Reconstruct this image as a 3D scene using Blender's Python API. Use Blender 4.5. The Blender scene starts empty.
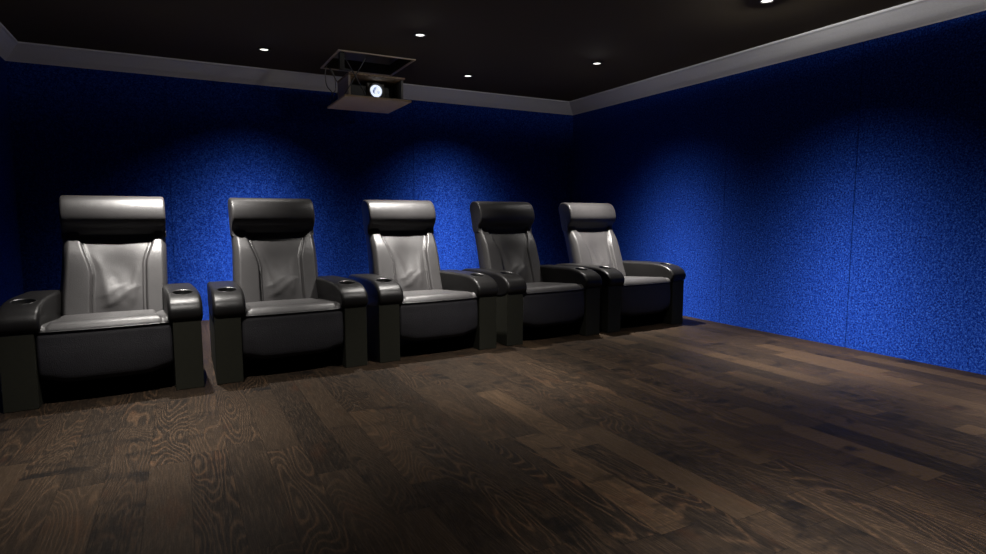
import bpy, bmesh, math, random
from mathutils import Vector, Matrix
random.seed(4)
PI = math.pi
S = bpy.context.scene
COL = S.collection

# ------------------------------------------------------------------ camera
cam_data = bpy.data.cameras.new('camera')
cam = bpy.data.objects.new('camera', cam_data)
COL.objects.link(cam)
cam_data.sensor_width = 36.0
cam_data.lens = 594.0 * 36.0 / 986.0
cam_data.clip_start = 0.02
cam.location = (0, 0, 1.05)
cam.rotation_euler = (PI / 2 - math.radians(5.863), 0, -math.radians(27.888))
S.camera = cam

# ------------------------------------------------------------------ world, exposure
w = bpy.data.worlds.new('world')
S.world = w
w.use_nodes = True
w.node_tree.nodes['Background'].inputs['Color'].default_value = (0.0, 0.0, 0.0, 1)
w.node_tree.nodes['Background'].inputs['Strength'].default_value = 0.0
S.view_settings.view_transform = 'Standard'
S.view_settings.look = 'None'
S.view_settings.exposure = 0.0
S.view_settings.gamma = 1.0
S.view_settings.use_curve_mapping = False

# room dimensions (metres)
X0, X1, Y0, Y1, H = -1.24, 4.69, -1.3, 6.60, 2.50
BEAM = 3300.0         # W of every downlight
# x, y, beam factor, sideways spill on the cornice, point on the floor the beam is aimed at, label
LAMPS = [
    (0.741, 5.673, 1.00, 0.03, (0.60, 6.10), 'small round ceiling downlight near the back wall, left of the projector hatch'),
    (2.738, 5.728, 1.00, 0.03, (2.88, 6.14), 'small round ceiling downlight near the back wall, right of the projector hatch'),
    (1.795, 4.644, 0.92, 0.12, None, 'small round ceiling downlight above and in front of the open projector hatch'),
    (3.606, 4.696, 1.00, 0.16, (4.06, 4.62), 'small round ceiling downlight nearest the far right corner of the room'),
    (3.589, 2.828, 1.00, 2.2, (4.08, 2.78), 'round ceiling downlight cut by the top edge of the picture'),
    (-0.03, 4.66, 0.90, 0.12, None, 'round ceiling downlight above the leftmost armchair, out of the picture'),
    (-0.03, 2.83, 1.00, 0.10, (-0.10, 3.16), 'round ceiling downlight over the floor in front of the leftmost armchair'),
    (1.795, 2.83, 1.00, 0.10, (1.88, 3.30), 'round ceiling downlight over the middle of the room, out of the picture'),
    (3.589, 0.96, 1.00, 4.0, (4.08, 0.96), 'round ceiling downlight near the right wall, level with the viewer'),
    (1.795, 0.96, 0.80, 0.10, None, 'round ceiling downlight beside the viewer, over the front of the floor'),
]
# relative intensity of the reflector against the angle from its axis (degrees)
# plain downlights and the ones turned towards a wall have different reflectors
DOWN_CURVE = [(0, 0.50), (8, 0.43), (14, 0.30), (19, 0.19), (24, 0.115), (28, 0.065), (32, 0.026), (36, 0.006), (39, 0.0)]
FLOOR_CURVE = [(0, 0.50), (8, 0.42), (14, 0.26), (19, 0.145), (24, 0.105), (28, 0.065), (32, 0.028), (36, 0.006), (39, 0.0)]
WALL_CURVE = [(0, 0.60), (8, 0.56), (13, 0.46), (18, 0.27), (22, 0.155), (26, 0.085), (30, 0.045), (35, 0.018), (40, 0.0065), (45, 0.0018), (50, 0.0)]


def lamp_light(i, x, y, beam, spill, aim):
    """one halogen downlight: reflector beam with a soft cut off and a little sideways spill"""
    L = bpy.data.lights.new('downlight_lamp', 'POINT')
    L.energy = BEAM
    L.color = (1.0, 0.955, 0.90)
    L.shadow_soft_size = 0.022
    L.use_nodes = True
    nt = L.node_tree
    em = nt.nodes['Emission']
    tc = nt.nodes.new('ShaderNodeTexCoord')
    axis = Vector((0, 0, -1)) if aim is None else Vector((aim[0] - x, aim[1] - y, -2.48)).normalized()
    dt = nt.nodes.new('ShaderNodeVectorMath'); dt.operation = 'DOT_PRODUCT'
    nt.links.new(tc.outputs['Normal'], dt.inputs[0])
    dt.inputs[1].default_value = axis
    ac = nt.nodes.new('ShaderNodeMath'); ac.operation = 'ARCCOSINE'
    nt.links.new(dt.outputs['Value'], ac.inputs[0])
    sc = nt.nodes.new('ShaderNodeMath'); sc.operation = 'MULTIPLY'; sc.inputs[1].default_value = 1 / PI
    nt.links.new(ac.outputs[0], sc.inputs[0])
    fc = nt.nodes.new('ShaderNodeFloatCurve')
    cv = fc.mapping.curves[0]
    pts = [(a / 180.0, v * beam) for a, v in (WALL_CURVE if x > 3.2 or y > 5 else FLOOR_CURVE if y < 3.5 else DOWN_CURVE)] + [(1.0, 0.0)]
    cv.points[0].location = pts[0]; cv.points[1].location = pts[-1]
    for p in pts[1:-1]:
        cv.points.new(*p)
    for p in cv.points:
        p.handle_type = 'VECTOR'
    fc.mapping.update()
    nt.links.new(sc.outputs[0], fc.inputs['Value'])
    sp = nt.nodes.new('ShaderNodeSeparateXYZ')
    nt.links.new(tc.outputs['Normal'], sp.inputs[0])
    ab = nt.nodes.new('ShaderNodeMath'); ab.operation = 'ABSOLUTE'
    nt.links.new(sp.outputs['Z'], ab.inputs[0])
    mr = nt.nodes.new('ShaderNodeMapRange')
    mr.inputs['From Min'].default_value = 0.04; mr.inputs['From Max'].default_value = 0.102
    mr.inputs['To Min'].default_value = 0.0032 * spill; mr.inputs['To Max'].default_value = 0.0
    nt.links.new(ab.outputs[0], mr.inputs['Value'])
    ad = nt.nodes.new('ShaderNodeMath'); ad.operation = 'ADD'
    nt.links.new(fc.outputs[0], ad.inputs[0]); nt.links.new(mr.outputs[0], ad.inputs[1])
    nt.links.new(ad.outputs[0], em.inputs['Strength'])
    o = bpy.data.objects.new('downlight_lamp', L)
    o.location = (0, 0, -0.020)
    COL.objects.link(o)
    return o


# ------------------------------------------------------------------ helpers
def link(name, bm, mats, parent=None, smooth=False, loc=None):
    me = bpy.data.meshes.new(name)
    bmesh.ops.recalc_face_normals(bm, faces=bm.faces[:])
    if bm.calc_volume(signed=True) < 0:
        bmesh.ops.reverse_faces(bm, faces=bm.faces[:])
    bm.to_mesh(me); bm.free()
    for m in (mats if isinstance(mats, (list, tuple)) else [mats]):
        me.materials.append(m)
    if smooth:
        for p in me.polygons:
            p.use_smooth = True
    o = bpy.data.objects.new(name, me)
    COL.objects.link(o)
    if parent:
        o.parent = parent
    if loc:
        o.location = loc
    return o


def box(bm, x0, x1, y0, y1, z0, z1, bev=0.0, seg=2):
    r = bmesh.ops.create_cube(bm, size=1.0)
    vs = r['verts']
    for v in vs:
        v.co = Vector(((x0 + x1) / 2 + v.co.x * (x1 - x0), (y0 + y1) / 2 + v.co.y * (y1 - y0), (z0 + z1) / 2 + v.co.z * (z1 - z0)))
    if bev > 0:
        es = list({e for v in vs for e in v.link_edges})
        bmesh.ops.bevel(bm, geom=es, offset=bev, segments=seg, profile=0.5, affect='EDGES')
    return vs


def tube(bm, pts, r, n=8):
    """round bar through pts"""
    rings = []
    for i, p in enumerate(pts):
        p = Vector(p)
        a = Vector(pts[max(i - 1, 0)]); b = Vector(pts[min(i + 1, len(pts) - 1)])
        d = (b - a).normalized()
        up = Vector((0, 0, 1)) if abs(d.z) < 0.9 else Vector((1, 0, 0))
        s = d.cross(up).normalized(); t = s.cross(d)
        rings.append([bm.verts.new(p + (s * math.cos(2 * PI * k / n) + t * math.sin(2 * PI * k / n)) * r) for k in range(n)])
    for a, b in zip(rings, rings[1:]):
        for k in range(n):
            bm.faces.new((a[k], a[(k + 1) % n], b[(k + 1) % n], b[k]))
    bm.faces.new(rings[0]); bm.faces.new(rings[-1][::-1])


def lathe(bm, prof, n=32, mtx=None):
    """prof: (r, z) list revolved about z"""
    rings = []
    for r, z in prof:
        if r < 1e-6:
            rings.append([bm.verts.new((0, 0, z))])
        else:
            rings.append([bm.verts.new((r * math.cos(2 * PI * k / n), r * math.sin(2 * PI * k / n), z)) for k in range(n)])
    for a, b in zip(rings, rings[1:]):
        for k in range(n):
            k2 = (k + 1) % n
            if len(a) == 1 and len(b) == 1:
                continue
            if len(a) == 1:
                bm.faces.new((a[0], b[k2], b[k]))
            elif len(b) == 1:
                bm.faces.new((a[k], a[k2], b[0]))
            else:
                bm.faces.new((a[k], a[k2], b[k2], b[k]))
    if mtx:
        vs = [v for r_ in rings for v in r_]
        bmesh.ops.transform(bm, matrix=mtx, verts=vs)


def empty(name, loc, rz=0.0, label=None, cat=None, group=None):
    o = bpy.data.objects.new(name, None)
    o.empty_display_size = 0.1
    COL.objects.link(o)
    o.location = loc; o.rotation_euler = (0, 0, rz)
    if label: o['label'] = label
    if cat: o['category'] = cat
    if group: o['group'] = group
    return o


def struct(o):
    o['kind'] = 'structure'
    return o


# ------------------------------------------------------------------ materials
class N:
    def __init__(self, name):
        self.m = bpy.data.materials.new(name)
        self.m.use_nodes = True
        self.nt = self.m.node_tree
        self.b = self.nt.nodes['Principled BSDF']

    def n(self, t, **kw):
        x = self.nt.nodes.new(t)
        for k, v in kw.items():
            setattr(x, k, v)
        return x

    def put(self, sock, v):
        if hasattr(v, 'links') and not isinstance(v, (int, float)):
            self.nt.links.new(v, sock)
        else:
            sock.default_value = v

    def math(self, op, a, b=0.0, c=None):
        x = self.n('ShaderNodeMath', operation=op)
        self.put(x.inputs[0], a); self.put(x.inputs[1], b)
        if c is not None:
            self.put(x.inputs[2], c)
        return x.outputs[0]

    def comb(self, x, y, z=0.0):
        c = self.n('ShaderNodeCombineXYZ')
        for i, v in enumerate((x, y, z)):
            self.put(c.inputs[i], v)
        return c.outputs[0]

    def noise(self, vec, scale, detail=2.0, rough=0.5, out='Fac'):
        x = self.n('ShaderNodeTexNoise')
        self.put(x.inputs['Vector'], vec)
        x.inputs['Scale'].default_value = scale
        x.inputs['Detail'].default_value = detail
        x.inputs['Roughness'].default_value = rough
        return x.outputs[out]

    def ramp(self, fac, stops):
        x = self.n('ShaderNodeValToRGB')
        e = x.color_ramp.elements
        e[0].position, e[0].color = stops[0][0], (*stops[0][1], 1)
        e[1].position, e[1].color = stops[-1][0], (*stops[-1][1], 1)
        for p, c in stops[1:-1]:
            q = e.new(p); q.color = (*c, 1)
        self.put(x.inputs[0], fac)
        return x.outputs[0]

    def rng(self, v, a, b, c, d):
        x = self.n('ShaderNodeMapRange')
        self.put(x.inputs['Value'], v)
        for k, q in (('From Min', a), ('From Max', b), ('To Min', c), ('To Max', d)):
            x.inputs[k].default_value = q
        return x.outputs[0]

    def mix(self, fac, a, b, mode='MIX'):
        x = self.n('ShaderNodeMix', data_type='RGBA', blend_type=mode)
        self.put(x.inputs[0], fac)
        for s, v in ((x.inputs[6], a), (x.inputs[7], b)):
            if isinstance(v, tuple):
                s.default_value = (*v, 1)
            else:
                self.put(s, v)
        return x.outputs[2]

    def bump(self, h, strength, dist=0.01):
        x = self.n('ShaderNodeBump')
        x.inputs['Strength'].default_value = strength
        x.inputs['Distance'].default_value = dist
        self.put(x.inputs['Height'], h)
        self.nt.links.new(x.outputs[0], self.b.inputs['Normal'])

    def obj(self):
        return self.n('ShaderNodeTexCoord').outputs['Object']

    def set(self, color=None, rough=0.5, spec=0.5, metal=0.0):
        if color is not None:
            if isinstance(color, tuple):
                self.b.inputs['Base Color'].default_value = (*color, 1)
            else:
                self.put(self.b.inputs['Base Color'], color)
        self.put(self.b.inputs['Roughness'], rough)
        self.b.inputs['Specular IOR Level'].default_value = spec
        self.b.inputs['Metallic'].default_value = metal
        return self.m


def mat_leather(name, c0, c1, rough=0.42, spec=0.5, grain=0.35):
    g = N(name); v = g.obj()
    vo = g.n('ShaderNodeTexVoronoi'); g.put(vo.inputs['Vector'], v); vo.inputs['Scale'].default_value = 210.0
    big = g.noise(v, 9.0, 3.0)
    fine = g.noise(v, 320.0, 2.0)
    hgt = g.math('ADD', g.math('MULTIPLY', vo.outputs['Distance'], 0.8), g.math('MULTIPLY', fine, 0.5))
    g.bump(hgt, grain, 0.0022)
    col = g.mix(big, c0, c1)
    return g.set(col, g.rng(fine, 0.3, 0.7, rough - 0.05, rough + 0.07), spec)


def mat_plain(name, c, rough=0.5, spec=0.5, metal=0.0, bump=0.0, scale=60.0):
    g = N(name); v = g.obj()
    nz = g.noise(v, scale, 3.0)
    if bump:
        g.bump(nz, bump, 0.002)
    lo = tuple(x * 0.9 for x in c); hi = tuple(min(1, x * 1.1) for x in c)
    return g.set(g.mix(nz, lo, hi), rough, spec, metal)


def mat_emit(name, c, s):
    g = N(name)
    g.b.inputs['Emission Color'].default_value = (*c, 1)
    g.b.inputs['Emission Strength'].default_value = s
    return g.set(c, 0.3)


def mat_blue():
    g = N('blue_wall_fabric'); v = g.obj()
    a = g.noise(v, 74.0, 3.0, 0.75)
    b = g.noise(v, 150.0, 1.0, 0.5)
    s = g.math('ADD', g.math('MULTIPLY', a, 0.65), g.math('MULTIPLY', b, 0.35))
    col = g.ramp(s, [(0.36, (0.0005, 0.0050, 0.055)), (0.5, (0.0032, 0.0215, 0.180)), (0.64, (0.026, 0.080, 0.37))])
    g.bump(s, 0.5, 0.004)
    return g.set(col, 0.95, 0.05)


def mat_floor():
    g = N('dark_oak_floor'); v = g.obj()
    sp = g.n('ShaderNodeSeparateXYZ'); g.put(sp.inputs[0], v)
    x, y = sp.outputs[0], sp.outputs[1]
    PW, PL = 0.152, 0.98
    row = g.math('FLOOR', g.math('DIVIDE', x, PW))
    fx = g.math('FRACT', g.math('DIVIDE', x, PW))
    w1 = g.n('ShaderNodeTexWhiteNoise', noise_dimensions='1D'); g.put(w1.inputs['W'], row)
    off = w1.outputs['Value']
    yl = g.math('ADD', g.math('DIVIDE', y, PL), g.math('MULTIPLY', off, 7.0))
    colid = g.math('FLOOR', yl)
    fy = g.math('FRACT', yl)
    w2 = g.n('ShaderNodeTexWhiteNoise', noise_dimensions='2D'); g.put(w2.inputs['Vector'], g.comb(row, colid))
    r1 = w2.outputs['Value']
    sc = g.n('ShaderNodeSeparateColor'); g.put(sc.inputs[0], w2.outputs['Color'])
    r2, r3 = sc.outputs[1], sc.outputs[2]
    # grain in plank space
    px = g.math('ADD', x, g.math('MULTIPLY', r1, 37.0))
    py = g.math('ADD', g.math('MULTIPLY', y, 0.17), g.math('MULTIPLY', r2, 53.0))
    base = g.comb(px, py, g.math('MULTIPLY', r3, 9.0))
    n1 = g.noise(base, 4.6, 1.5, 0.45)
    wob = g.noise(g.comb(px, g.math('MULTIPLY', y, 0.9)), 26.0, 3.0, 0.6)
    ph = g.math('ADD', g.math('MULTIPLY', n1, g.rng(r3, 0, 1, 150.0, 330.0)), g.math('MULTIPLY', wob, 2.4))
    rings = g.math('MULTIPLY_ADD', g.math('SINE', ph), 0.5, 0.5)
    line = g.math('POWER', rings, 4.0)
    fib = g.noise(g.comb(px, g.math('MULTIPLY', y, 0.035), r1), 330.0, 2.0, 0.6)
    fine = g.noise(g.comb(px, g.math('MULTIPLY', y, 0.25), r1), 240.0, 2.0, 0.6)
    smoke = g.noise(g.comb(g.math('MULTIPLY', px, 0.55), g.math('ADD', y, g.math('MULTIPLY', r2, 11.0)), r2), 7.0, 4.0, 0.6)
    warm = g.noise(g.comb(px, g.math('MULTIPLY', y, 0.35), r3), 8.0, 3.0, 0.6)
    tone = g.ramp(r1, [(0.0, (0.022, 0.017, 0.013)), (0.4, (0.038, 0.028, 0.020)), (0.8, (0.055, 0.039, 0.026)), (1.0, (0.115, 0.078, 0.046))])
    grainc = g.mix(warm, (0.210, 0.165, 0.115), (0.340, 0.170, 0.075))
    lf = g.math('MULTIPLY', g.math('MULTIPLY', line, g.rng(fine, 0.40, 0.62, 0.25, 1.0)), g.rng(r2, 0.15, 0.9, 0.06, 0.60))
    c = g.mix(lf, tone, grainc)
    c = g.mix(g.rng(fib, 0.48, 0.70, 0.0, 0.55), c, (0.150, 0.108, 0.072))
    c = g.mix(g.math('MULTIPLY', g.rng(smoke, 0.53, 0.66, 0.0, 0.85), g.rng(r3, 0.35, 0.65, 0.15, 1.0)), c, (0.012, 0.011, 0.011))
    c = g.mix(g.rng(warm, 0.60, 0.80, 0.0, 0.40), c, (0.12, 0.050, 0.024))
    # joints
    ex = g.math('MINIMUM', fx, g.math('SUBTRACT', 1.0, fx))
    ey = g.math('MINIMUM', fy, g.math('SUBTRACT', 1.0, fy))
    jx = g.math('LESS_THAN', ex, 0.006)
    jy = g.math('LESS_THAN', ey, 0.0013)
    j = g.math('MAXIMUM', jx, jy)
    c = g.mix(g.math('MULTIPLY', j, 0.75), c, (0.006, 0.005, 0.004))
    hgt = g.math('SUBTRACT', g.math('ADD', g.math('MULTIPLY', line, 0.35), g.math('MULTIPLY', fib, 0.5)), g.math('MULTIPLY', j, 1.0))
    g.bump(hgt, 0.35, 0.002)
    c = g.mix(1.0, c, (0.188, 0.174, 0.164), 'MULTIPLY')
    return g.set(c, g.rng(fine, 0.3, 0.7, 0.48, 0.62), 0.07)


def mat_wood_dark():
    g = N('black_ash_veneer'); v = g.obj()
    mp = g.n('ShaderNodeMapping'); g.put(mp.inputs[0], v); mp.inputs['Scale'].default_value = (6, 6, 60)
    nz = g.noise(mp.outputs[0], 4.0, 4.0, 0.6)
    c = g.mix(nz, (0.0045, 0.0044, 0.0030), (0.0125, 0.0125, 0.0088))
    g.bump(nz, 0.2, 0.001)
    return g.set(c, 0.6, 0.1)


def mat_board():
    g = N('speckled_board'); v = g.obj()
    nz = g.noise(v, 28.0, 4.0, 0.7)
    c = g.ramp(nz, [(0.3, (0.16, 0.10, 0.06)), (0.55, (0.50, 0.37, 0.25)), (0.75, (0.72, 0.58, 0.42))])
    return g.set(c, 0.7, 0.2)


M_LEATHER = mat_leather('charcoal_leather', (0.021, 0.0200, 0.0202), (0.030, 0.0285, 0.0288), 0.41, 0.30, 0.32)
M_PAD = mat_leather('black_leather', (0.004, 0.0038, 0.0038), (0.007, 0.0066, 0.0066), 0.36, 0.15, 0.25)
M_BASE = mat_leather('black_grained_leather', (0.0055, 0.0053, 0.0062), (0.0115, 0.0108, 0.0125), 0.55, 0.22, 0.6)
M_PIPE = mat_plain('black_piping', (0.010, 0.010, 0.010), 0.4)
M_CUP = mat_plain('black_plastic', (0.006, 0.006, 0.006), 0.35)
M_VENEER = mat_wood_dark()
M_BLUE = mat_blue()
M_FLOOR = mat_floor()
M_CEIL = mat_plain('dark_brown_ceiling_paint', (0.10, 0.082, 0.055), 0.9, 0.1, bump=0.1, scale=180.0)
M_CORNICE = mat_plain('white_cornice_paint', (0.62, 0.63, 0.66), 0.6, 0.3, bump=0.15, scale=90.0)
M_BLACK = mat_plain('black_metal', (0.012, 0.012, 0.012), 0.45)
M_GREYMET = mat_plain('dark_grey_metal', (0.13, 0.125, 0.12), 0.45, metal=0.3)
M_TRIM = mat_plain('beige_hatch_trim', (0.60, 0.50, 0.38), 0.6, 0.3)
M_LID = mat_plain('beige_lid_board', (0.90, 0.70, 0.40), 0.7, 0.2, scale=12.0)
M_BOARD = mat_board()
M_VOID = mat_plain('grey_recess_paint', (0.75, 0.72, 0.66), 0.8, 0.2)
M_LAMP = mat_emit('lamp_glass', (1.0, 0.97, 0.90), 2.0)
M_LENSGLOW = mat_emit('projector_lens_glow', (0.78, 0.86, 1.0), 1.1)
M_LENSRING = mat_emit('projector_lens_dim', (0.20, 0.24, 0.36), 0.6)
M_CABLE = mat_plain('grey_cable', (0.22, 0.21, 0.19), 0.6)

# ------------------------------------------------------------------ the room
T = 0.12
bm = bmesh.new(); box(bm, X0 - T, X1 + T, Y0 - T, Y1 + T, -0.10, 0.0)
struct(link('floor', bm, M_FLOOR))


def panelled_wall(name, fixed, f1, axis, seams, a0, a1):
    """wall covered with stretched fabric panels, thin recessed joints between them"""
    bm = bmesh.new()
    cuts = [a0] + seams + [a1]
    lo, hi = min(fixed, f1), max(fixed, f1)
    sgn = 1 if f1 > fixed else -1
    b0, b1 = (fixed + sgn * 0.012, f1)
    for p, q in zip(cuts, cuts[1:]):
        g0 = 0.0025 if p != a0 else 0.0
        g1 = 0.0025 if q != a1 else 0.0
        f_lo, f_hi = sorted((fixed, fixed + sgn * 0.012))
        if axis == 'x':
            box(bm, p + g0, q - g1, f_lo, f_hi, 0, H)
        else:
            box(bm, f_lo, f_hi, p + g0, q - g1, 0, H)
    k_lo, k_hi = sorted((b0, b1))
    if axis == 'x':
        box(bm, a0, a1, k_lo, k_hi, 0, H)
    else:
        box(bm, k_lo, k_hi, a0, a1, 0, H)
    return struct(link(name, bm, M_BLUE))


panelled_wall('wall_back', Y1, Y1 + T, 'x', [-0.045, 2.45], X0, X1)
panelled_wall('wall_right', X1, X1 + T, 'y', [0.33, 1.58, 2.82, 4.075, 5.33], Y0 - T, Y1 + T)
panelled_wall('wall_left', X0, X0 - T, 'y', [0.33, 2.83, 5.33], Y0 - T, Y1 + T)
panelled_wall('wall_front', Y0, Y0 - T, 'x', [1.2], X0, X1)

# ceiling with the hatch opening and its recess
HX0, HX1, HY0, HY1 = 1.335, 2.012, 5.395, 6.085
bm = bmesh.new()
box(bm, X0 - T, HX0, Y0 - T, Y1 + T, H, H + 0.10)
box(bm, HX1, X1 + T, Y0 - T, Y1 + T, H, H + 0.10)
box(bm, HX0, HX1, Y0 - T, HY0, H, H + 0.10)
box(bm, HX0, HX1, HY1, Y1 + T, H, H + 0.10)
struct(link('ceiling', bm, M_CEIL))
bm = bmesh.new()
box(bm, HX0 - 0.02, HX0, HY0 - 0.02, HY1 + 0.02, H + 0.101, H + 0.45)
box(bm, HX1, HX1 + 0.02, HY0 - 0.02, HY1 + 0.02, H + 0.101, H + 0.45)
box(bm, HX0, HX1, HY0 - 0.02, HY0, H + 0.101, H + 0.45)
box(bm, HX0, HX1, HY1, HY1 + 0.02, H + 0.101, H + 0.45)
box(bm, HX0 - 0.02, HX1 + 0.02, HY0 - 0.02, HY1 + 0.02, H + 0.451, H + 0.47)
box(bm, 1.66, 1.675, HY0, HY1, H + 0.42, H + 0.450)
struct(link('trim_1', bm, M_VOID))
# thin trim around the opening
bm = bmesh.new()
t = 0.022
box(bm, HX0 - t, HX1 + t, HY0 - t, HY0, H - 0.010, H - 0.0005, 0.002, 1)
box(bm, HX0 - t, HX1 + t, HY1, HY1 + t, H - 0.010, H - 0.0005, 0.002, 1)
box(bm, HX0 - t, HX0, HY0, HY1, H - 0.010, H - 0.0005, 0.002, 1)
box(bm, HX1, HX1 + t, HY0, HY1, H - 0.010, H - 0.0005, 0.002, 1)
struct(link('trim_2', bm, M_TRIM))

# cornice: one mitred ring, section given as (distance from wall, z)
SEC = [(0.0, 2.376), (0.008, 2.372), (0.016, 2.380), (0.07, 2.408), (0.13, 2.444), (0.19, 2.478), (0.203, 2.482), (0.212, 2.486), (0.215, 2.499), (0.0, 2.499)]
bm = bmesh.new()
rings = []
for d, z in SEC:
    rings.append([bm.verts.new(p) for p in ((X0 + 0.64 * d, Y0 + d, z), (X1 - d, Y0 + d, z), (X1 - d, Y1 - d, z), (X0 + 0.64 * d, Y1 - d, z))])
for i in range(len(SEC)):
    a, b = rings[i], rings[(i + 1) % len(SEC)]
    for k in range(4):
        bm.faces.new((a[k], a[(k + 1) % 4], b[(k + 1) % 4], b[k]))
struct(link('trim_3', bm, M_CORNICE))

# ------------------------------------------------------------------ downlights
def downlight(i, spec):
    x, y, beam, spill, tilt, lab = spec
    root = empty('ceiling_downlight', (x, y, H), 0, lab, 'ceiling light', 'downlights in the ceiling')
    bm = bmesh.new()
    lathe(bm, [(0.035, -0.004), (0.038, -0.009), (0.052, -0.007), (0.056, -0.0005), (0.035, -0.0005), (0.035, -0.004)], 36)
    link('trim_ring', bm, M_BLACK, root, True)
    bm = bmesh.new()
    lathe(bm, [(0.0, -0.006), (0.025, -0.0055), (0.0345, -0.004), (0.0345, -0.001), (0.0, -0.001)], 32)
    link('lamp_lens', bm, M_LAMP, root, True)
    lamp_light(i, x, y, beam, spill, tilt).parent = root
    return root


for i, sp_ in enumerate(LAMPS):
    downlight(i, sp_)

# ------------------------------------------------------------------ projector lift
LB = Vector((1.70, 5.77, 2.12))
lift = empty('projector_lift', LB, 0, 'open ceiling lift lowered from the hatch, beige square lid under a wooden cage', 'projector lift')


def lb(bm, x0, x1, y0, y1, z0, z1, bev=0.0):
    box(bm, x0 - LB.x, x1 - LB.x, y0 - LB.y, y1 - LB.y, z0 - LB.z, z1 - LB.z, bev, 1)


bm = bmesh.new(); lb(bm, 1.375, 2.005, 5.43, 6.13, 2.115, 2.135, 0.003); link('hatch_lid', bm, M_LID, lift)
bm = bmesh.new(); lb(bm, 1.455, 1.475, 5.60, 6.02, 2.136, 2.345); o = link('side_panel', bm, M_TRIM, lift)
bm = bmesh.new(); lb(bm, 1.965, 1.985, 5.60, 6.02, 2.136, 2.345); link('side_panel', bm, M_GREYMET, lift)
bm = bmesh.new(); lb(bm, 1.450, 1.990, 5.560, 6.02, 2.346, 2.364, 0.002); link('top_shelf', bm, M_BOARD, lift)
bm = bmesh.new(); lb(bm, 1.476, 1.964, 5.995, 6.015, 2.137, 2.345); link('back_panel', bm, M_BLACK, lift)
for px_, py_ in ((1.338, 5.45),):
    bm = bmesh.new()
    lb(bm, px_ - 0.0, px_ + 0.045, py_ - 0.02, py_ + 0.02, 2.36, 2.96, 0.002)
    lb(bm, px_ - 0.0, px_ + 0.10, py_ - 0.015, py_ + 0.015, 2.345, 2.36)
    link('guide_rail', bm, M_CUP, lift)
for yy in (5.50, 6.06):
    for s in (0, 1):
        bm = bmesh.new()
        a = (1.39 - LB.x, yy + 0.012 * s - LB.y, 2.135 - LB.z + (0.0 if s else 0.36))
        b = (1.60 - LB.x, yy + 0.012 * s - LB.y, 2.135 - LB.z + (0.36 if s else 0.0))
        tube(bm, [a, b], 0.005)
        link('scissor_bar', bm, M_GREYMET, lift)
for k, (cx, cy) in enumerate(((1.352, 5.98), (1.395, 6.07))):
    bm = bmesh.new()
    pts = []
    for i in range(15):
        q = i / 14
        pts.append((cx + 0.05 * math.sin(q * PI * 1.3) * (1 if k else -0.5) - LB.x + 0.03 * q, cy - LB.y + 0.03 * math.sin(q * 5), 2.50 - 0.33 * q - LB.z + 0.02 * math.sin(q * 9)))
    tube(bm, pts, 0.0045, 6)
    link('cable', bm, M_CABLE, lift, True)

# projector resting on the lid inside the cage
PB = Vector((1.763, 5.90, 2.135))
proj = empty('video_projector', PB, 0, 'black video projector with a bluish white glowing round lens inside the ceiling lift', 'projector')
bm = bmesh.new()
box(bm, -0.270, 0.185, -0.12, 0.085, 0.012, 0.178, 0.018, 3)
for k in range(7):
    box(bm, 0.10, 0.17, -0.1235, -0.118, 0.040 + 0.013 * k, 0.045 + 0.013 * k)
link('body', bm, M_BLACK, proj)
bm = bmesh.new()
rot = Matrix.Rotation(PI / 2, 4, 'X')
box(bm, -0.090, 0.086, -0.142, -0.119, 0.030, 0.196, 0.012, 2)
link('lens_surround', bm, M_GREYMET, proj)
bm = bmesh.new()
lathe(bm, [(0.060, 0.0), (0.078, 0.0), (0.080, 0.012), (0.076, 0.028), (0.064, 0.030), (0.060, 0.012), (0.060, 0.0)], 40, Matrix.Translation((-0.002, -0.1425, 0.118)) @ rot)
barrel = link('lens_barrel', bm, M_GREYMET, proj, True)
bm = bmesh.new()
lathe(bm, [(0.0, 0.012), (0.024, 0.011), (0.045, 0.008), (0.0585, 0.003), (0.0585, 0.0), (0.0, 0.0)], 40, Matrix.Translation((-0.002, -0.1425, 0.118)) @ rot)
g = N('projector_lens_glass')
v = g.obj()
nz = g.noise(v, 22.0, 2.0, 0.5)
g.put(g.b.inputs['Emission Color'], g.ramp(nz, [(0.42, (0.10, 0.13, 0.25)), (0.50, (0.45, 0.55, 0.85)), (0.56, (0.9, 0.95, 1.0))]))
g.b.inputs['Emission Strength'].default_value = 0.9
g.set((0.1, 0.1, 0.12), 0.15)
link('lens_glass', bm, g.m, barrel, True)
bm = bmesh.new()
lathe(bm, [(0.038, 0.0), (0.055, 0.0), (0.055, 0.004), (0.038, 0.007), (0.038, 0.0)], 40, Matrix.Translation((-0.002, -0.1555, 0.118)) @ rot)
link('lens_glow_ring', bm, M_LENSGLOW, barrel, True)
for sx in (-0.24, 0.155):
    for sy in (-0.09, 0.055):
        bm = bmesh.new()
        lathe(bm, [(0, 0.0005), (0.012, 0.0005), (0.014, 0.013), (0, 0.013)], 12, Matrix.Translation((sx, sy, 0)))
        link('foot', bm, M_CUP, proj)

# ------------------------------------------------------------------ cinema armchairs
W_CH = 0.972      # overall width of the two side panels
UC = W_CH / 2


def smooth(a, b, x):
    t = max(0.0, min(1.0, (x - a) / (b - a)))
    return t * t * (3 - 2 * t)


def g2(x, s):
    return math.exp(-(x / s) ** 2)


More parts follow.
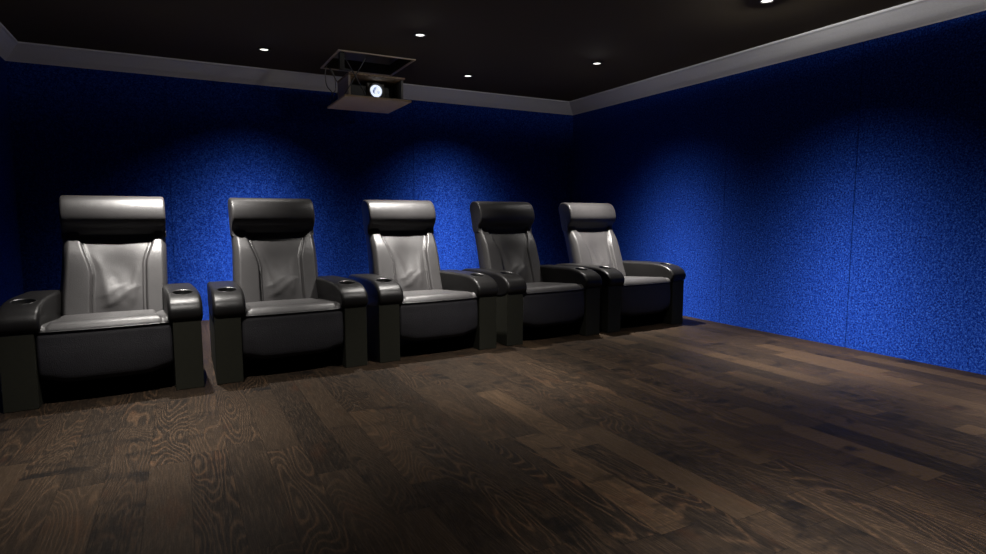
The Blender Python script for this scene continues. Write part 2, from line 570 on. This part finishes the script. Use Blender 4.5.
def profile_block(prof, u0, u1, edge, nu=6, ucurve=None):
    """closed (v, z) profile extruded along u with rounded end faces (edge = rounding radius)"""
    bm = bmesh.new()
    cv = sum(p[0] for p in prof) / len(prof); cz = sum(p[1] for p in prof) / len(prof)
    n = len(prof)
    # vertex normals of profile
    nor = []
    for i in range(n):
        a = Vector(prof[i - 1]); b = Vector(prof[(i + 1) % n])
        d = (b - a)
        nn = Vector((d.y, -d.x)).normalized()
        nor.append(nn)
    area = sum(prof[i][0] * prof[(i + 1) % n][1] - prof[(i + 1) % n][0] * prof[i][1] for i in range(n))
    if area < 0:
        nor = [-q for q in nor]
    st = []
    K = 6
    for k in range(K + 1):
        a = k / K * PI / 2
        st.append((u0 + edge * (1 - math.sin(a)), edge * (1 - math.cos(a))))
    st = st[::-1]
    # now from u0 inwards: inset edge -> 0
    st = [(u0 + edge * (1 - math.cos(k / K * PI / 2)), edge * (1 - math.sin(k / K * PI / 2))) for k in range(K + 1)]
    for k in range(1, nu):
        st.append((u0 + edge + (u1 - u0 - 2 * edge) * k / nu, 0.0))
    st += [(u1 - edge * (1 - math.cos(k / K * PI / 2)), edge * (1 - math.sin(k / K * PI / 2))) for k in range(K, -1, -1)]
    rings = []
    for u, ins in st:
        ring = []
        for (pv, pz), nn in zip(prof, nor):
            q = Vector((pv, pz)) - nn * ins
            co = [u - UC, q.x, q.y]
            if ucurve:
                co = ucurve(u, co, pv, pz)
            ring.append(bm.verts.new(co))
        rings.append(ring)
    for a, b in zip(rings, rings[1:]):
        for i in range(n):
            bm.faces.new((a[i], a[(i + 1) % n], b[(i + 1) % n], b[i]))
    for ring in (rings[0], rings[-1]):
        c = bm.verts.new(sum((v.co for v in ring), Vector()) / n)
        for i in range(n):
            bm.faces.new((ring[i], ring[(i + 1) % n], c))
    return bm


def spline(pts, n):
    """closed Catmull-Rom through pts"""
    out = []
    m = len(pts)
    for i in range(m):
        p0, p1, p2, p3 = (Vector(pts[(i + k - 1) % m]) for k in range(4))
        for k in range(n):
            t = k / n
            q = 0.5 * ((2 * p1) + (p2 - p0) * t + (2 * p0 - 5 * p1 + 4 * p2 - p3) * t * t + (3 * p1 - p0 - 3 * p2 + p3) * t ** 3)
            out.append((q.x, q.y))
    return out


def apply_boolean(o, cutter):
    md = o.modifiers.new('cut', 'BOOLEAN')
    md.operation = 'DIFFERENCE'; md.object = cutter; md.solver = 'FAST'
    bpy.context.view_layer.update()
    dg = bpy.context.evaluated_depsgraph_get()
    me = bpy.data.meshes.new_from_object(o.evaluated_get(dg))
    o.modifiers.clear()
    old = o.data
    o.data = me
    bpy.data.meshes.remove(old)
    bpy.data.objects.remove(cutter, do_unlink=True)


BF = lambda z: 0.655 + 0.43 * (z - 0.45)          # backrest front line, v as a function of height


def back_front(s, z):
    """front surface of the upholstery, s from 0 (left) to 1"""
    t = (z - 0.40) / (0.93 - 0.40)
    sl = 0.165 + 0.115 * smooth(1.0, 0.45, t)
    sr = 0.87 - 0.090 * smooth(1.0, 0.60, t)
    v = BF(z)
    dl, dr = s - sl, s - sr
    # wings stand forward towards their seam
    wing = 0.030 * (smooth(0.0, 0.06, s) * (1 - smooth(sl - 0.005, sl + 0.03, s)) + (1 - smooth(0.94, 1.0, s)) * smooth(sr - 0.03, sr + 0.005, s))
    wing *= 0.55 + 0.45 * smooth(0.98, 0.75, t)
    # seams
    seam = 0.022 * (g2(dl, 0.011) + g2(dr, 0.011))
    # centre cushion: hollow across, lumbar swell
    c = (s - (sl + sr) / 2) / (sr - sl)
    body = 0.018 * g2(c, 0.32) * g2(t - 0.22, 0.18) - 0.020 * g2(c, 0.35) * g2(t - 0.62, 0.24)
    # pulled folds running down to the pinched waist
    fold = 0
    for (a0, t0, a1, t1, h, wd) in ((-0.36, 0.72, -0.18, 0.10, 0.012, 0.085), (0.36, 0.60, 0.24, 0.12, 0.010, 0.08),
                                    (-0.10, 0.50, 0.12, 0.12, -0.007, 0.10), (0.30, 0.34, -0.22, 0.10, 0.009, 0.12), (-0.30, 0.22, 0.05, 0.36, 0.006, 0.11)):
        if min(t0, t1) - 0.1 < t < max(t0, t1) + 0.1:
            k = (t - t0) / (t1 - t0)
            ac = a0 + (a1 - a0) * k
            fold += h * g2(c - ac, wd) * smooth(-0.15, 0.2, k) * (1 - smooth(0.8, 1.15, k))
    # round the outer edges
    e = min(s, 1 - s)
    edge = 0.030 * (1 - math.sqrt(max(0.0, 1 - (1 - min(e / 0.045, 1.0)) ** 2)))
    top = -0.034 * g2(t - 1.0, 0.20)
    return v - wing + seam - body - 0.42 * fold + edge - top


def make_chair():
    root = empty('cinema_armchair', (0, 0, 0))
    # side panels (the square posts and the sides behind them)
    for u0 in (0.0, W_CH - 0.155):
        bm = bmesh.new()
        box(bm, u0 - UC, u0 + 0.155 - UC, 0.0, 0.855, 0.0, 0.436, 0.0035, 2)
        if u0 == 0.0:
            for v in bm.verts:          # the left side runs slightly inwards towards the back
                v.co.x += 0.055 * v.co.y
        link('side_panel', bm, M_VENEER, root)
    # arm pads with cup holders
    arm = [(-0.022, 0.470), (-0.012, 0.504), (0.015, 0.534), (0.065, 0.558), (0.130, 0.573), (0.21, 0.581), (0.33, 0.583), (0.52, 0.579), (0.78, 0.570), (0.865, 0.555),
           (0.88, 0.51), (0.875, 0.40), (0.84, 0.370), (0.50, 0.372), (0.25, 0.376), (0.09, 0.392), (0.02, 0.412), (-0.012, 0.436)]
    sec = spline(arm, 4)[::-1]
    for side in (0, 1):
        u0, u1 = (-0.004, 0.186) if side == 0 else (W_CH - 0.178, W_CH + 0.012)
        # the pad is wider than the panel; it is hollow below where the panel's top enters it
        bm = profile_block(sec, u0, u1, 0.022, 4)
        if side == 0:
            for v in bm.verts:
                v.co.x += 0.055 * max(v.co.y, 0.0)
        pad = link('armrest', bm, M_PAD, root, True)
        # cup opening
        cx = (u0 + u1) / 2 - UC + (0.009 if side == 0 else 0.0)
        tilt = Matrix.Translation((cx, 0.165, 0.576)) @ Matrix.Rotation(math.radians(8), 4, 'X') @ Matrix.Rotation(0.037 + 0.05 * side, 4, 'Z')
        cb = bmesh.new(); lathe(cb, [(0, -0.075), (0.0595, -0.075), (0.0595, 0.06), (0, 0.06)], 40, tilt)
        cut = link('cut', cb, M_CUP)
        apply_boolean(pad, cut)
        for p in pad.data.polygons:
            p.use_smooth = True
        pad.data.materials.clear(); pad.data.materials.append(M_PAD)
        for p in pad.data.polygons:
            p.material_index = 0
        try:
            pad.data.set_sharp_from_angle(angle=math.radians(40))
        except Exception:
            pass
        cb = bmesh.new()
        lathe(cb, [(0.0, -0.0735), (0.058, -0.0735), (0.0588, -0.004), (0.0610, 0.0015), (0.0585, 0.0025), (0.0560, -0.004), (0.0550, -0.068), (0.0, -0.069)], 40, tilt)
        link('cup_holder', cb, M_CUP, pad, True)
    # seat base: the deep front panel with rounded lower corners
    base = [(0.020, 0.405), (0.014, 0.36), (0.008, 0.27), (0.014, 0.17), (0.030, 0.135), (0.07, 0.122), (0.35, 0.120), (0.70, 0.130), (0.74, 0.17), (0.74, 0.32), (0.70, 0.356), (0.36, 0.388), (0.05, 0.414)]

    def lift_ends(u, co, pv, pz):
        m = abs(u - UC) / 0.325
        if pz < 0.25:
            co[2] += 0.030 * smooth(0.55, 1.0, m)
        if pv < 0.1:
            co[1] -= 0.018 * (1 - m * m)
        return co
    bm = profile_block(spline(base, 3), 0.159, W_CH - 0.159, 0.018, 12, lift_ends)
    link('seat_base', bm, M_BASE, root, True)
    # seat cushion as a height field
    bm = bmesh.new()
    U0, U1, V0, V1 = 0.158, W_CH - 0.158, 0.012, 0.70
    NU, NV = 60, 44
    top = []
    for j in range(NV + 1):
        b = j / NV
        row = []
        for i in range(NU + 1):
            a = i / NU
            m = abs(a - 0.5) * 2
            vv = V0 + (V1 - V0) * b
            bow = -0.018 * (1 - m * m) * (1 - b)
            z = 0.453 - 0.048 * b - 0.010 * smooth(0.75, 1.0, b)
            seam_at = 0.80 + 0.06 * smooth(0.3, 0.0, b)
            centre = 1 - smooth(seam_at - 0.05, seam_at, m)
            z += 0.018 * centre * smooth(0.0, 0.10, b) * (0.75 + 0.25 * g2((a - 0.5), 0.4))
            z -= 0.010 * g2(m - seam_at - 0.012, 0.018)
            z += 0.006 * g2(m - 0.93, 0.06)
            e = min(b / 0.07, 1.0)
            z -= 0.030 * (1 - math.sqrt(max(0, 1 - (1 - e) ** 2)))
            e2 = min((1 - m) / 0.05, 1.0)
            z -= 0.014 * (1 - math.sqrt(max(0, 1 - (1 - e2) ** 2)))
            row.append(bm.verts.new((U0 + (U1 - U0) * a - UC, vv + bow, z)))
        top.append(row)
    bot = [[bm.verts.new((v.co.x * 0.995, v.co.y, 0.4155 - 0.052 * smooth(0.05, 0.75, v.co.y))) for v in row] for row in top]
    for j in range(NV):
        for i in range(NU):
            bm.faces.new((top[j][i], top[j][i + 1], top[j + 1][i + 1], top[j + 1][i]))
            bm.faces.new((bot[j][i], bot[j + 1][i], bot[j + 1][i + 1], bot[j][i + 1]))
    for j in range(NV):
        bm.faces.new((top[j][0], top[j + 1][0], bot[j + 1][0], bot[j][0]))
        bm.faces.new((top[j][NU], bot[j][NU], bot[j + 1][NU], top[j + 1][NU]))
    for i in range(NU):
        bm.faces.new((top[0][i], bot[0][i], bot[0][i + 1], top[0][i + 1]))
        bm.faces.new((top[NV][i], top[NV][i + 1], bot[NV][i + 1], bot[NV][i]))
    seat = link('seat_cushion', bm, M_LEATHER, root, True)
    bm = bmesh.new()
    pts = []
    for i in range(25):
        a = i / 24; m = abs(a - 0.5) * 2
        pts.append((U0 + 0.004 + (U1 - U0 - 0.008) * a - UC, V0 - 0.018 * (1 - m * m) + 0.001, 0.4185))
    tube(bm, pts, 0.0035, 6)
    link('piping', bm, M_PIPE, seat, True)
    # backrest upholstery
    bm = bmesh.new()
    NU, NZ = 110, 76
    F = []; B = []
    for j in range(NZ + 1):
        z = 0.405 + (0.945 - 0.405) * j / NZ
        wl = 0.212 + 0.026 * smooth(0.4, 0.9, z); wr = W_CH - 0.144 + 0.014 * smooth(0.4, 0.9, z)
        fr = []; bk = []
        for i in range(NU + 1):
            s = i / NU
            u = wl + (wr - wl) * s
            fr.append(bm.verts.new((u - UC, back_front(s, z), z)))
            e = min(s, 1 - s)
            bk.append(bm.verts.new((u - UC, BF(z) + 0.150 - 0.02 * (1 - min(e / 0.05, 1)) ** 2, z - 0.0)))
        F.append(fr); B.append(bk)
    for j in range(NZ):
        for i in range(NU):
            bm.faces.new((F[j][i], F[j][i + 1], F[j + 1][i + 1], F[j + 1][i]))
            bm.faces.new((B[j][i], B[j + 1][i], B[j + 1][i + 1], B[j][i + 1]))
        bm.faces.new((F[j][0], F[j + 1][0], B[j + 1][0], B[j][0]))
        bm.faces.new((F[j][NU], B[j][NU], B[j + 1][NU], F[j + 1][NU]))
    for i in range(NU):
        bm.faces.new((F[0][i], B[0][i], B[0][i + 1], F[0][i + 1]))
        bm.faces.new((F[NZ][i], F[NZ][i + 1], B[NZ][i + 1], B[NZ][i]))
    bmesh.ops.bevel
    back = link('backrest', bm, M_LEATHER, root, True)
    try:
        back.data.set_sharp_from_angle(angle=math.radians(50))
    except Exception:
        pass
    # headrest roll
    head = [(a + 0.09, b - 0.003) for a, b in ((0.950, 1.180), (0.905, 1.192), (0.855, 1.188), (0.806, 1.168), (0.772, 1.128), (0.752, 1.083), (0.745, 1.036), (0.758, 0.992), (0.786, 0.962), (0.802, 0.936), (0.800, 0.910),
            (0.800, 0.892), (0.885, 0.892), (0.915, 0.92), (0.950, 1.05), (0.975, 1.13))]

    def hc(u, co, pv, pz):
        m = abs(u - UC - 0.055) / 0.31
        if pv < 0.93:
            k = smooth(1.02, 0.93, pz)
            co[2] += k * (0.014 * smooth(0.6, 1.0, m) - 0.008)
        return co
    bm = profile_block(spline(head, 4), 0.233, W_CH - 0.126, 0.016, 24, hc)
    link('headrest', bm, M_PAD_HEAD, root, True)
    # dark plinth closing the space under the seat
    bm = bmesh.new(); box(bm, 0.156 - UC, W_CH - 0.156 - UC, 0.47, 0.72, 0.0, 0.119, 0.003, 1)
    link('plinth', bm, M_CUP, root)
    return root


M_PAD_HEAD = M_LEATHER
ROW_A = math.radians(3.1)
RU = Vector((math.cos(ROW_A), math.sin(ROW_A), 0))
RO = Vector((-0.867, 3.945, 0))
CH = [
    (-0.003, 'charcoal leather cinema armchair at the left end of the row, cut by the left edge'),
    (1.040, 'charcoal leather cinema armchair second from the left, standing apart from the leftmost one'),
    (2.105, 'charcoal leather cinema armchair in the middle of the row, below the ceiling projector'),
    (3.180, 'charcoal leather cinema armchair fourth from the left, between the middle one and the last'),
    (4.250, 'charcoal leather cinema armchair at the right end of the row, nearest the right blue wall'),
]
proto = make_chair()


def copy_tree(o, parent=None):
    c = o.copy(); COL.objects.link(c); c.parent = parent
    for ch in list(o.children):
        copy_tree(ch, c)
    return c


chairs = [proto] + [copy_tree(proto) for _ in CH[1:]]
for c, (u, lab), turn in zip(chairs, CH, (3.2, 2.8, 2.6, 2.8, 3.0)):
    p = RO + RU * (u + UC)
    c.location = p
    c.rotation_euler = (0, 0, math.radians(turn))
    c['label'] = lab
    c['category'] = 'armchair'
    c['group'] = 'cinema armchairs in a row'
